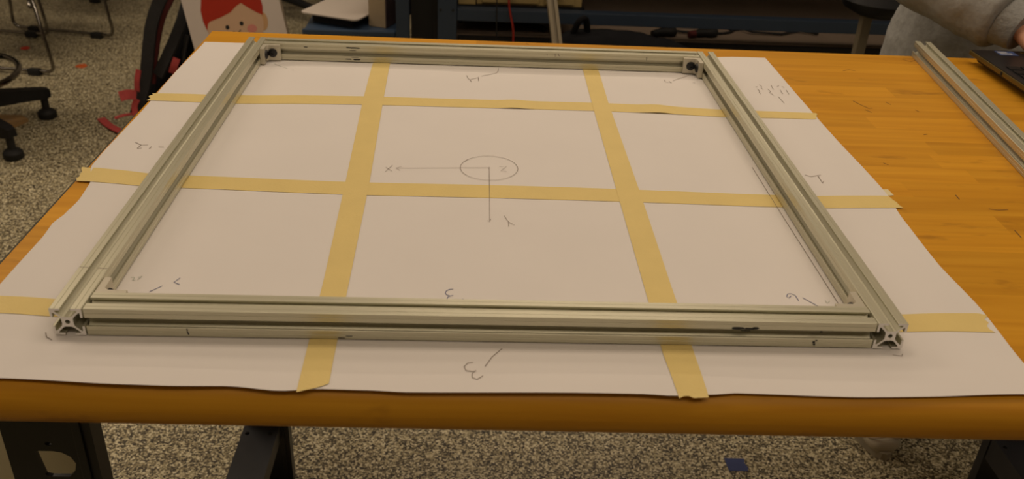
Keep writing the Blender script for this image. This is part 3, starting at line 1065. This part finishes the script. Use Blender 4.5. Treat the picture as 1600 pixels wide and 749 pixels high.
# tan drawer box standing on the rack's upper board
db = empty('drawer_box', (.145, 1.78, .594), 'tan drawer box standing on the blue rack', 'box')
bm = bmesh.new()
box(bm, (0, 0, .09), (.305, .26, .18), bevel=.003)
obj('carcass', bm, TANBOX, db)
for x, wd in ((-.055, .165), (.088, .085)):
    for z in (.030, .095):
        bm = bmesh.new()
        box(bm, (x, -.134, z + .005), (wd, .010, .056), bevel=.003)
        dr = obj('drawer', bm, TANBOX, db)
        bm = bmesh.new()
        lathe(bm, [(.004, 0), (.004, .008), (.009, .012), (.008, .018), (.0005, .019)], 12, (x, -.139, z + .01), (0, -1, 0))
        obj('knob', bm, BRKT, dr, smooth=True)
sb = empty('small_carton', (-.035, 1.70, .594), 'small tan carton left of the drawer box on the rack', 'box')
bm = bmesh.new()
box(bm, (0, 0, .045), (.05, .12, .09), bevel=.003)
obj('carton_body', bm, TANBOX, sb)
bm = bmesh.new()
box(bm, (0, 0, .091), (.018, .121, .001))
obj('tape_strip', bm, BROWN, sb)

# loose leaning extrusion in front of the rack
pa, pb = Vector((.186, 1.375, .681)), Vector((.2015, 1.33, .589))
dd = (pa - pb).normalized()
foot = pb - dd * (pb.z / dd.z)
topp = pa + dd * .38
bm = bmesh.new()
sx = Vector((1, 0, 0)); sx = (sx - dd * sx.dot(dd)).normalized(); sy = dd.cross(sx)
foot += dd * .012
sheet_prism(bm, PROF, lambda u, v, w_: foot + sx * u + sy * v + dd * w_, (topp - foot).length, holes=[BORE])
tag(obj('leaning_extrusion', bm, ALU_SHADED), 'slotted aluminium extrusion leaning upright against the blue rack', 'extrusion')

# black bag on the floor before the rack
bag = empty('black_bag', (.42, 1.48, 0), 'slumped black bag on the floor in front of the blue rack', 'bag')
bm = bmesh.new()
rings = []
for z, x0, x1, ry in ((.003, .16, .80, .10), (.10, .13, .84, .115), (.25, .14, .82, .115), (.40, .165, .76, .10), (.50, .18, .68, .085), (.545, .195, .55, .07), (.572, .23, .42, .045), (.582, .26, .33, .02)):
    rings.append(ell(((x0 + x1) / 2, 1.48, z), (x1 - x0) / 2, ry, 28, 2.2))
ring_loft(bm, rings)
remeshed(bm, 'bag_body', CLOTHBLK, bag, .014, 2, (.025, .08))
bm = bmesh.new()
tube(bm, smooth_path([(.255, 1.47, .56), (.270, 1.46, .605), (.29, 1.47, .61), (.30, 1.48, .565)], 6), .009, 8)
obj('handle', bm, CLOTHBLK, bag, smooth=True, world=True)

# cables
def cable(name, pts, r, m, label, n=8, cat='cable'):
    bm = bmesh.new()
    tube(bm, smooth_path(pts, 8), r, n)
    return tag(obj(name, bm, m, smooth='all'), label, cat)


zs = .5055
cable('hose', [(-.045, 1.90, zs + .007), (.0, 1.86, zs + .006), (.05, 1.80, zs + .006), (.10, 1.78, zs + .006), (.16, 1.74, zs + .006), (.20, 1.70, zs + .006)], .009, RUBBER, 'thick black hose bowed across the rack shelf', cat='hose')
cable('power_cord', [(.03, 2.02, zs + .06), (.015, 1.95, zs + .03), (-.01, 1.90, zs + .022), (-.05, 1.84, zs + .005), (-.055, 1.76, zs + .005)], .0055, RUBBER, 'black power cord dropping behind the blue rack post')
cable('red_cable', [(.080, 1.585, .66), (.086, 1.585, .60), (.098, 1.583, .545), (.100, 1.585, .50), (.096, 1.59, .42), (.10, 1.60, .30)], .0032, REDCBL, 'red cable hanging in front of the drawer box')
cable('thin_black_cord', [(.048, 1.585, .66), (.050, 1.585, .58), (.052, 1.585, .50), (.055, 1.59, .40)], .0018, RUBBER, 'thin black cord hanging left of the red cable')
loop = []
for i in range(60):
    a = 2 * math.pi * i / 60
    loop.append((.673 + .110 * math.cos(a), 1.765 + .050 * math.sin(a), zs + .004 + .004 * math.sin(a / 2) ** 2))
loop += [(.84, 1.80, zs + .007), (.93, 1.815, zs + .006), (1.0, 1.78, zs + .006), (.93, 1.735, zs + .006), (.84, 1.74, zs + .008), (.80, 1.77, zs + .014), (.90, 1.80, zs + .014), (1.05, 1.75, zs + .006)]
bm = bmesh.new()
tube(bm, loop, .0038, 8)
tag(obj('coiled_cable', bm, RUBBER, smooth='all'), 'black cable coiled in flat loops on the rack shelf', 'cable')
for loc, ln, red, label in (((.555, 1.685, zs), .060, False, 'small dark hand tool at the shelf edge below the coiled cable'),
                            ((.675, 1.69, zs), .072, True, 'dark hand tool with a red grip at the shelf edge')):
    tl = empty('hand_tool', loc, label, 'tool')
    bm = bmesh.new()
    tube(bm, smooth_path([(-ln * .6, -.01, .011), (-ln * .2, 0, .014), (ln * .3, .004, .014), (ln * .6, .012, .013)], 4), [.009] * 4 + [.012] * 4 + [.014] * 4 + [.011], 10)
    obj('tool_body', bm, RUBBER, tl, smooth=True)
    bm = bmesh.new()
    tube(bm, [(-ln * .62, -.011, .011), (-ln * .35, -.004, .0125)], [.0095, .0115], 10)
    obj('grip', bm, DRED if red else RUBBER, tl, smooth=True)

# pedestal stool behind, with a pale post
ps = empty('pedestal_stool', (.944, 1.20, 0), 'dark stool with a pale square post behind the person', 'stool')
bm = bmesh.new()
box(bm, (0, 0, .36), (.024, .024, .72), bevel=.002)
obj('post', bm, ALU_SHADED, ps)
bm = bmesh.new()
lathe(bm, [(.01, .715), (.05, .717), (.085, .735), (.095, .755), (.085, .775), (.01, .78)], 26, (.035, .02, 0))
obj('seat', bm, BLACK, ps, smooth=True)
bm = bmesh.new()
lathe(bm, [(.01, .0), (.17, .0), (.17, .012), (.03, .03), (.01, .03)], 26)
obj('base', bm, BLACK, ps, smooth=True)

# ------------------------------------------------------------------ blue cart with box and binder
cart = empty('utility_cart', (-.39, 1.83, 0), 'low blue plastic cart behind the back rail, holding a box', 'cart')
part('tray', BLUE2, cart, (-.385, 1.865, .470), (.275, .35, .024), .006)
part('tray_rim', BLUE2, cart, (-.385, 1.697, .477), (.275, .014, .028), .004)
part('lower_tray', BLUE2, cart, (-.385, 1.865, .14), (.275, .35, .03), .006)
for x in (-.505, -.265):
    for y in (1.71, 2.02):
        part('upright', BLUE2, cart, (x, y, .27), (.028, .028, .42), .004)
        bm = bmesh.new()
        lathe(bm, [(.004, -.012), (.03, -.012), (.032, 0), (.03, .012), (.004, .012)], 18, (x, y, .032), (1, 0, 0))
        obj('caster', bm, RUBBER, cart, smooth=True, world=True)

ua, ub = Vector((-.930, .367, 0)).normalized(), Vector((.367, .930, 0)).normalized()
# binder standing upright: cream spine to the front, dark printed cover to the right
K = Vector((-.278, 1.752, .4825))
cb = empty('upright_binder', K, 'upright binder with a cream spine and dark printed cover on the blue cart', 'binder')


def sbox(name, m, parent, o, la, lb, lz, bev=.0015):
    bm = bmesh.new()
    vs = box(bm, (la / 2, lb / 2, lz / 2), (la, lb, lz), bevel=bev)
    bm.transform(Matrix(((ua.x, ub.x, 0, o.x), (ua.y, ub.y, 0, o.y), (0, 0, 1, o.z), (0, 0, 0, 1))))
    return obj(name, bm, m, parent, world=True)


sbox('spine', CARD, cb, K + ua * .0035, .053, .004, .27)
sbox('cover', PURPLE, cb, K, .0035, .20, .27)
sbox('cover', CARD, cb, K + ua * .0565, .0035, .20, .27)
sbox('pages', CARD, cb, K + ua * .005 + ub * .006 + Vector((0, 0, .004)), .050, .18, .255)
# white binder lying flat beside it
Bc = Vector((-.362, 1.712, .4825))
bn = empty('white_binder', Bc, 'white binder with rounded corners lying flat on the blue cart', 'binder')
Wd, Hd, rc = .195, .27, .018
poly = []
for cx, cy, a0 in ((Wd - rc, rc, -90), (Wd - rc, Hd - rc, 0), (rc, Hd - rc, 90), (rc, rc, 180)):
    for k in range(5):
        a = math.radians(a0 + k * 22.5)
        poly.append((cx + rc * math.cos(a), cy + rc * math.sin(a)))
for z0 in (.030,):
    bm = bmesh.new()
    sheet_prism(bm, poly, lambda u, v, w_: Bc + ua * u + ub * v + Vector((0, 0, z0 + w_)), .004)
    obj('cover', bm, WHITEP if z0 else CLOTHGRY, bn, world=True)
sbox('cover_shade_block', CLOTHGRY, bn, Bc + ua * .034 + ub * .030, Wd - .06, Hd - .05, .030)  # dark colour stands for the shade beneath the white cover

# ------------------------------------------------------------------ printed board with a red-haired cartoon face
sg = empty('printed_board', (-.735, 1.90, 0), 'white board printed with a red-haired cartoon face behind the table corner', 'board')
th = math.radians(12)                      # tipped a little to the left
U = Vector((math.cos(th), 0, math.sin(th)))
V = Vector((-math.sin(th), .20, math.cos(th))).normalized()
V = (V - U * V.dot(U)).normalized()
Wn = U.cross(V)                            # towards the camera
if Wn.y > 0:
    Wn = -Wn
O = Vector((-.772, 1.90, .452))             # middle of the printed face


def bp(u, v, e=0.0):
    return O + U * u + V * v + Wn * e


bm = bmesh.new()
def vb(u):                                 # the board is cut level where it stands on the floor
    return (.008 - O.z - U.z * u) / V.z


sheet_prism(bm, [(-.150, vb(-.150)), (.155, vb(.155)), (.155, .40), (-.150, .40)], lambda u, v, w_: bp(u, v, -w_), .022)
obj('panel', bm, BOARDW, sg, world=True)
bm = bmesh.new()
sheet_prism(bm, [(.1552, vb(.155)), (.1562, vb(.156)), (.1562, .40), (.1552, .40)], lambda u, v, w_: bp(u, v, .0005 - w_), .023)
obj('edge_strip', bm, BOARDEDGE, sg, world=True)


def flat(name, pts, m, lvl):
    bm = bmesh.new()
    ca, sa = math.cos(-.10), math.sin(-.10)     # the print sits a little askew on the board
    pts = [(.97 * (ca * u - sa * v), .97 * (sa * u + ca * v)) for u, v in pts]
    sheet_prism(bm, pts, lambda u, v, w_: bp(u, v, w_ + .0004 * lvl), .0004)
    return obj(name, bm, m, sg, world=True)


def oval(cx, cy, a, b, n=32):
    return [(cx + a * math.cos(2 * math.pi * k / n), cy + b * math.sin(2 * math.pi * k / n)) for k in range(n)]


flat('printed_ear', oval(.092, -.012, .017, .030), EARP, 0)
flat('printed_face', oval(0, -.015, .094, .098), SKINP, 1)
hair = [(-.094, -.030), (-.102, .0), (-.104, .035), (-.094, .080), (-.065, .115), (-.02, .135), (.03, .132), (.07, .110), (.093, .075), (.099, .035), (.095, .008),
        (.075, .018), (.050, .035), (.030, .050), (.012, .040), (-.010, .022), (-.045, .008), (-.080, -.002), (-.088, -.010)]
flat('printed_hair', hair, HAIRRED, 2)
flat('printed_eye', oval(-.026, -.024, .0065, .0072, 16), INK, 2)
flat('printed_eye', oval(.022, -.015, .0065, .0072, 16), INK, 2)
flat('printed_cheek', oval(.054, -.033, .016, .013, 20), CHEEK, 2)
flat('printed_cheek', oval(-.070, -.052, .016, .013, 20), CHEEK, 2)
bm = bmesh.new()
tube(bm, smooth_path([bp(-.012, -.036, .001), bp(.0, -.043, .001), bp(.012, -.035, .001)], 4), .0012, 6)
obj('printed_mouth', bm, INK, sg, world=True)

# ------------------------------------------------------------------ backpack on the floor
bk = empty('backpack', (-1.05, 2.25, 0), 'black backpack with red straps on the floor left of the printed board', 'backpack')
bm = bmesh.new()
rings = []
for z, x0, x1, ry in ((.004, -1.235, -.92, .10), (.05, -1.225, -.90, .13), (.12, -1.175, -.89, .14), (.20, -1.115, -.87, .135), (.29, -1.055, -.85, .12), (.38, -1.005, -.83, .10), (.46, -.965, -.82, .08), (.52, -.94, -.85, .05)):
    rings.append(ell(((x0 + x1) / 2, 2.26, z), (x1 - x0) / 2, ry, 28, 3))
ring_loft(bm, rings)
remeshed(bm, 'pack_body', CLOTHBLK, bk, .012, 2, (.02, .07))


def strap(pts, hw, th_, m, name, normal):
    Pp = smooth_path(pts, 6)
    n_ = Vector(normal).normalized()
    bm = bmesh.new()
    rr = []
    for i, p in enumerate(Pp):
        t = (Pp[min(i + 1, len(Pp) - 1)] - Pp[max(i - 1, 0)]).normalized()
        s_ = t.cross(n_).normalized()
        k_ = s_.cross(t).normalized()
        rr.append([p + s_ * hw + k_ * th_, p - s_ * hw + k_ * th_, p - s_ * hw - k_ * th_, p + s_ * hw - k_ * th_])
    ring_loft(bm, rr)
    return obj(name, bm, m, bk, world=True, smooth=True)


strap([(-.95, 2.22, .535), (-.985, 2.16, .525), (-1.032, 2.10, .492), (-1.075, 2.10, .428), (-1.104, 2.10, .362), (-1.123, 2.10, .295), (-1.139, 2.10, .226), (-1.158, 2.10, .156), (-1.188, 2.10, .084), (-1.215, 2.12, .030)], .020, .007, CLOTHGRY, 'shoulder_strap', (0, -1, .25))
strap([(-1.010, 2.13, .492), (-1.064, 2.12, .402), (-1.092, 2.12, .334), (-1.112, 2.12, .266), (-1.127, 2.12, .208), (-1.14, 2.12, .15)], .012, .005, DRED, 'strap_lining', (0, -1, .25))
strap([(-.96, 2.19, .50), (-.985, 2.16, .448), (-1.013, 2.14, .370), (-1.045, 2.12, .301), (-1.080, 2.11, .236), (-1.110, 2.11, .183)], .018, .007, CLOTHGRY, 'shoulder_strap', (-.2, -1, .25))
strap([(-1.035, 2.10, .250), (-1.045, 2.09, .225), (-1.055, 2.09, .200)], .012, .002, REDWEB, 'red_tab', (.3, -1, .3))
strap([(-1.155, 2.055, .22), (-1.165, 2.05, .18), (-1.170, 2.05, .145)], .010, .002, REDWEB, 'red_tab', (-.4, -1, .3))
strap([(-1.175, 2.05, .13), (-1.200, 2.04, .135), (-1.225, 2.03, .13)], .017, .002, REDWEB, 'red_tab', (0, -1, .4))
strap([(-1.175, 2.05, .115), (-1.185, 2.04, .09), (-1.180, 2.03, .06)], .010, .002, REDWEB, 'red_tab', (.4, -1, .3))
strap([(-1.19, 2.08, .05), (-1.225, 2.05, .055), (-1.255, 2.03, .05)], .006, .0015, REDWEB, 'red_tab', (0, -.4, 1))
strap([(-1.345, 2.13, .006), (-1.29, 2.06, .008), (-1.22, 2.00, .010), (-1.16, 1.97, .012)], .014, .002, REDWEB, 'red_strap_tail', (0, 0, 1))
bm = bmesh.new()
tube(bm, [(-1.0, 2.14, .32), (-1.02, 2.13, .25), (-1.03, 2.13, .18)], .007, 8)
obj('bottle_tube', bm, STEEL2, bk, world=True)

# ------------------------------------------------------------------ sled-base chairs on the left
def sled_chair(near_l, near_r, far_l, far_r, label):
    root = empty('sled_chair', ((near_l[0] + far_r[0]) / 2, (near_l[1] + far_r[1]) / 2, 0), label, 'chair', 'chrome sled-base chairs on the left')
    r = .0072
    tops = []
    for (a, b) in ((near_l, near_r), (far_l, far_r)):
        a, b = Vector((*a, r + .010)), Vector((*b, r + .010))
        d_ = (b - a).normalized()
        inn = .055
        ta, tb = a + d_ * .03 + Vector((0, 0, .42)), b - d_ * .045 + Vector((0, 0, .40))
        tops.append((ta, tb))
        bm = bmesh.new()
        rb = .035
        va, vb_ = (ta - a).normalized(), (tb - b).normalized()
        bend_a = [(a + va * rb) * (1 - t) ** 2 + a * 2 * t * (1 - t) + (a + d_ * rb) * t * t for t in (0, .2, .4, .6, .8, 1)]
        bend_b = [(b - d_ * rb) * (1 - t) ** 2 + b * 2 * t * (1 - t) + (b + vb_ * rb) * t * t for t in (0, .2, .4, .6, .8, 1)]
        tube(bm, [ta] + bend_a + bend_b + [tb], r, 12)
        obj('sled_frame', bm, CHROME, root, smooth='all', world=True)
        for q in (a + d_ * .10, b - d_ * .085):
            bm = bmesh.new()
            box(bm, q + Vector((0, 0, -.006)), (.05, .030, .030), rot=rz(math.atan2(d_.y, d_.x)), bevel=.006)
            obj('glide', bm, RUBBER, root, world=True)
    bm = bmesh.new()
    tube(bm, [tops[0][1] + Vector((0, 0, -.14)), tops[1][1] + Vector((0, 0, -.14))], .009, 10)
    obj('stretcher', bm, CHROME, root, smooth='all', world=True)
    c = (tops[0][0] + tops[0][1] + tops[1][0] + tops[1][1]) / 4
    xd = (tops[0][1] - tops[0][0]); xd.z = 0
    xd.normalize()
    q = rz(math.atan2(xd.y, xd.x))
    bm = bmesh.new()
    box(bm, c + Vector((0, 0, .03)), (.44, .44, .035), rot=q, bevel=.012)
    obj('seat', bm, BLACK, root, smooth=True, world=True)
    bm = bmesh.new()
    box(bm, c - xd * .24 + Vector((0, 0, .30)), (.03, .42, .26), rot=q, bevel=.012)
    obj('backrest', bm, BLACK, root, smooth=True, world=True)
    for yy in (-.19, .19):
        bm = bmesh.new()
        tube(bm, [c - xd * .20 + q @ Vector((0, yy, .0)), c - xd * .24 + q @ Vector((0, yy, .40))], .0105, 10)
        obj('back_tube', bm, CHROME, root, smooth='all', world=True)


sled_chair((-2.13, 2.62), (-1.678, 2.570), (-2.34, 3.12), (-1.894, 3.052), 'chrome sled-base chair nearer the camera, its runner ending beside the orange spot')
sled_chair((-2.095, 3.160), (-1.615, 3.063), (-2.30, 3.72), (-1.83, 3.640), 'chrome sled-base chair farther back with its full runner in view')

# drafting chair with star base and foot ring, at the left edge
dc = empty('drafting_chair', (-1.76, 1.94, 0), 'black drafting chair with star base and chrome foot ring at the left edge', 'chair')
ang0 = math.atan2(2.131 - 1.94, -1.544 + 1.76)
for k in range(5):
    a = ang0 + k * 2 * math.pi / 5
    ux, uy = math.cos(a), math.sin(a)
    R = .30
    bm = bmesh.new()
    rings = []
    for rr_, hw, z0, z1 in ((.03, .032, .085, .150), (.12, .028, .085, .140), (.22, .025, .082, .124), (R, .022, .076, .112), (R + .022, .016, .080, .106)):
        s_ = Vector((-uy, ux, 0))
        c_ = Vector((ux * rr_, uy * rr_, 0))
        rings.append([c_ + s_ * hw + Vector((0, 0, z0)), c_ + s_ * hw * .8 + Vector((0, 0, z1)), c_ - s_ * hw * .8 + Vector((0, 0, z1)), c_ - s_ * hw + Vector((0, 0, z0))])
    ring_loft(bm, rings)
    lg = obj('base_arm', bm, BLACK, dc)
    bm = bmesh.new()
    lathe(bm, [(.013, .082), (.013, .036), (.024, .031), (.032, .022), (.032, .006), (.028, .0005), (.002, .0005)], 18, (ux * R, uy * R, 0))
    obj('glide', bm, RUBBER, lg, smooth=True)
bm = bmesh.new()
tube(bm, [(0, 0, .08), (0, 0, .30), (0, 0, .31), (0, 0, .60)], [.032, .030, .018, .018], 16)
obj('column', bm, BLACK, dc, smooth=True)
bm = bmesh.new()
tube(bm, [(.235 * math.cos(a), .235 * math.sin(a), .222) for a in [i * math.pi / 24 for i in range(48)]], .0105, 12, closed=True)
for k in range(3):
    a = math.pi + k * 2 * math.pi / 3
    tube(bm, [(.03 * math.cos(a), .03 * math.sin(a), .25), (.232 * math.cos(a), .232 * math.sin(a), .222)], .008, 8)
obj('foot_ring', bm, CHROME, dc, smooth='all')
bm = bmesh.new()
lathe(bm, [(.01, .60), (.20, .605), (.235, .63), (.23, .665), (.01, .675)], 28)
obj('seat', bm, BLACK, dc, smooth=True)
bm = bmesh.new()
box(bm, (-.22, 0, .90), (.04, .36, .32), bevel=.015)
box(bm, (-.235, 0, .72), (.02, .05, .22), bevel=.004)
obj('backrest', bm, BLACK, dc, smooth=True)

cbx = empty('cardboard_piece', (-1.68, 2.075, 0), 'flat brown cardboard piece on the floor under the drafting chair', 'cardboard')
bm = bmesh.new()
sheet_prism(bm, [(-.11, -.05), (.07, -.045), (.095, .02), (.06, .05), (-.11, .05)], lambda u, v, w_: Vector((u, v, .001 + w_)), .012)
obj('cardboard_sheet', bm, BROWN, cbx)
bm = bmesh.new()
box(bm, (-.03, 0, .0135), (.16, .002, .001))
obj('crease', bm, BOARDEDGE, cbx)

# far rolling base glimpsed between board and cart
fb = empty('rolling_base', (-.98, 3.50, 0), 'dark rolling chair base glimpsed between the printed board and the cart', 'chair')
for k in range(5):
    a = -.6 + k * 2 * math.pi / 5
    ux, uy = math.cos(a), math.sin(a)
    bm = bmesh.new()
    tube(bm, [(0, 0, .12), (ux * .28, uy * .28, .085)], [.024, .016], 10)
    lg = obj('base_arm', bm, BLACK, fb)
    bm = bmesh.new()
    lathe(bm, [(.004, -.02), (.028, -.02), (.030, 0), (.028, .02), (.004, .02)], 14, (ux * .28, uy * .28, .031), (-uy, ux, 0))
    obj('caster', bm, RUBBER, lg, smooth=True)
bm = bmesh.new()
tube(bm, [(0, 0, .10), (0, 0, .40)], .022, 12)
obj('column', bm, BLACK, fb)
bm = bmesh.new()
box(bm, (0, 0, .43), (.42, .42, .06), bevel=.02)
obj('seat', bm, BLACK, fb)

# spots and tape scraps on the floor
def patch(name, c, a, b, rot, m, label, cat, jag=.12):
    rng = random.Random(label)
    bm = bmesh.new()
    n = 14
    pts = []
    for k in range(n):
        an = 2 * math.pi * k / n
        q = 1 + rng.uniform(-jag, jag)
        pts.append((a * q * math.cos(an), b * q * math.sin(an)))
    c_, s_ = math.cos(rot), math.sin(rot)
    sheet_prism(bm, pts, lambda u, v, w_: Vector((c[0] + c_ * u - s_ * v, c[1] + s_ * u + c_ * v, .0004 + w_)), .0008)
    return tag(obj(name, bm, m), label, cat)


patch('floor_sticker', (-1.940, 2.905), .020, .022, .2, RED, 'red spot stuck on the floor between the chair runners', 'sticker')
patch('floor_sticker', (-1.626, 2.70), .022, .026, .4, ORANGE, 'orange spot stuck on the open floor right of the chairs', 'sticker')
bm = bmesh.new()
sheet_prism(bm, [(-.021, -.019), (.018, -.020), (.020, -.008), (.016, .004), (.019, .017), (-.023, .018)], lambda u, v, w_: Vector((.543 + u, .402 + v, .0004 + w_)), .0008)
tag(obj('floor_tape', bm, BLUETAPE), 'blue tape piece stuck to the floor under the workbench', 'tape')
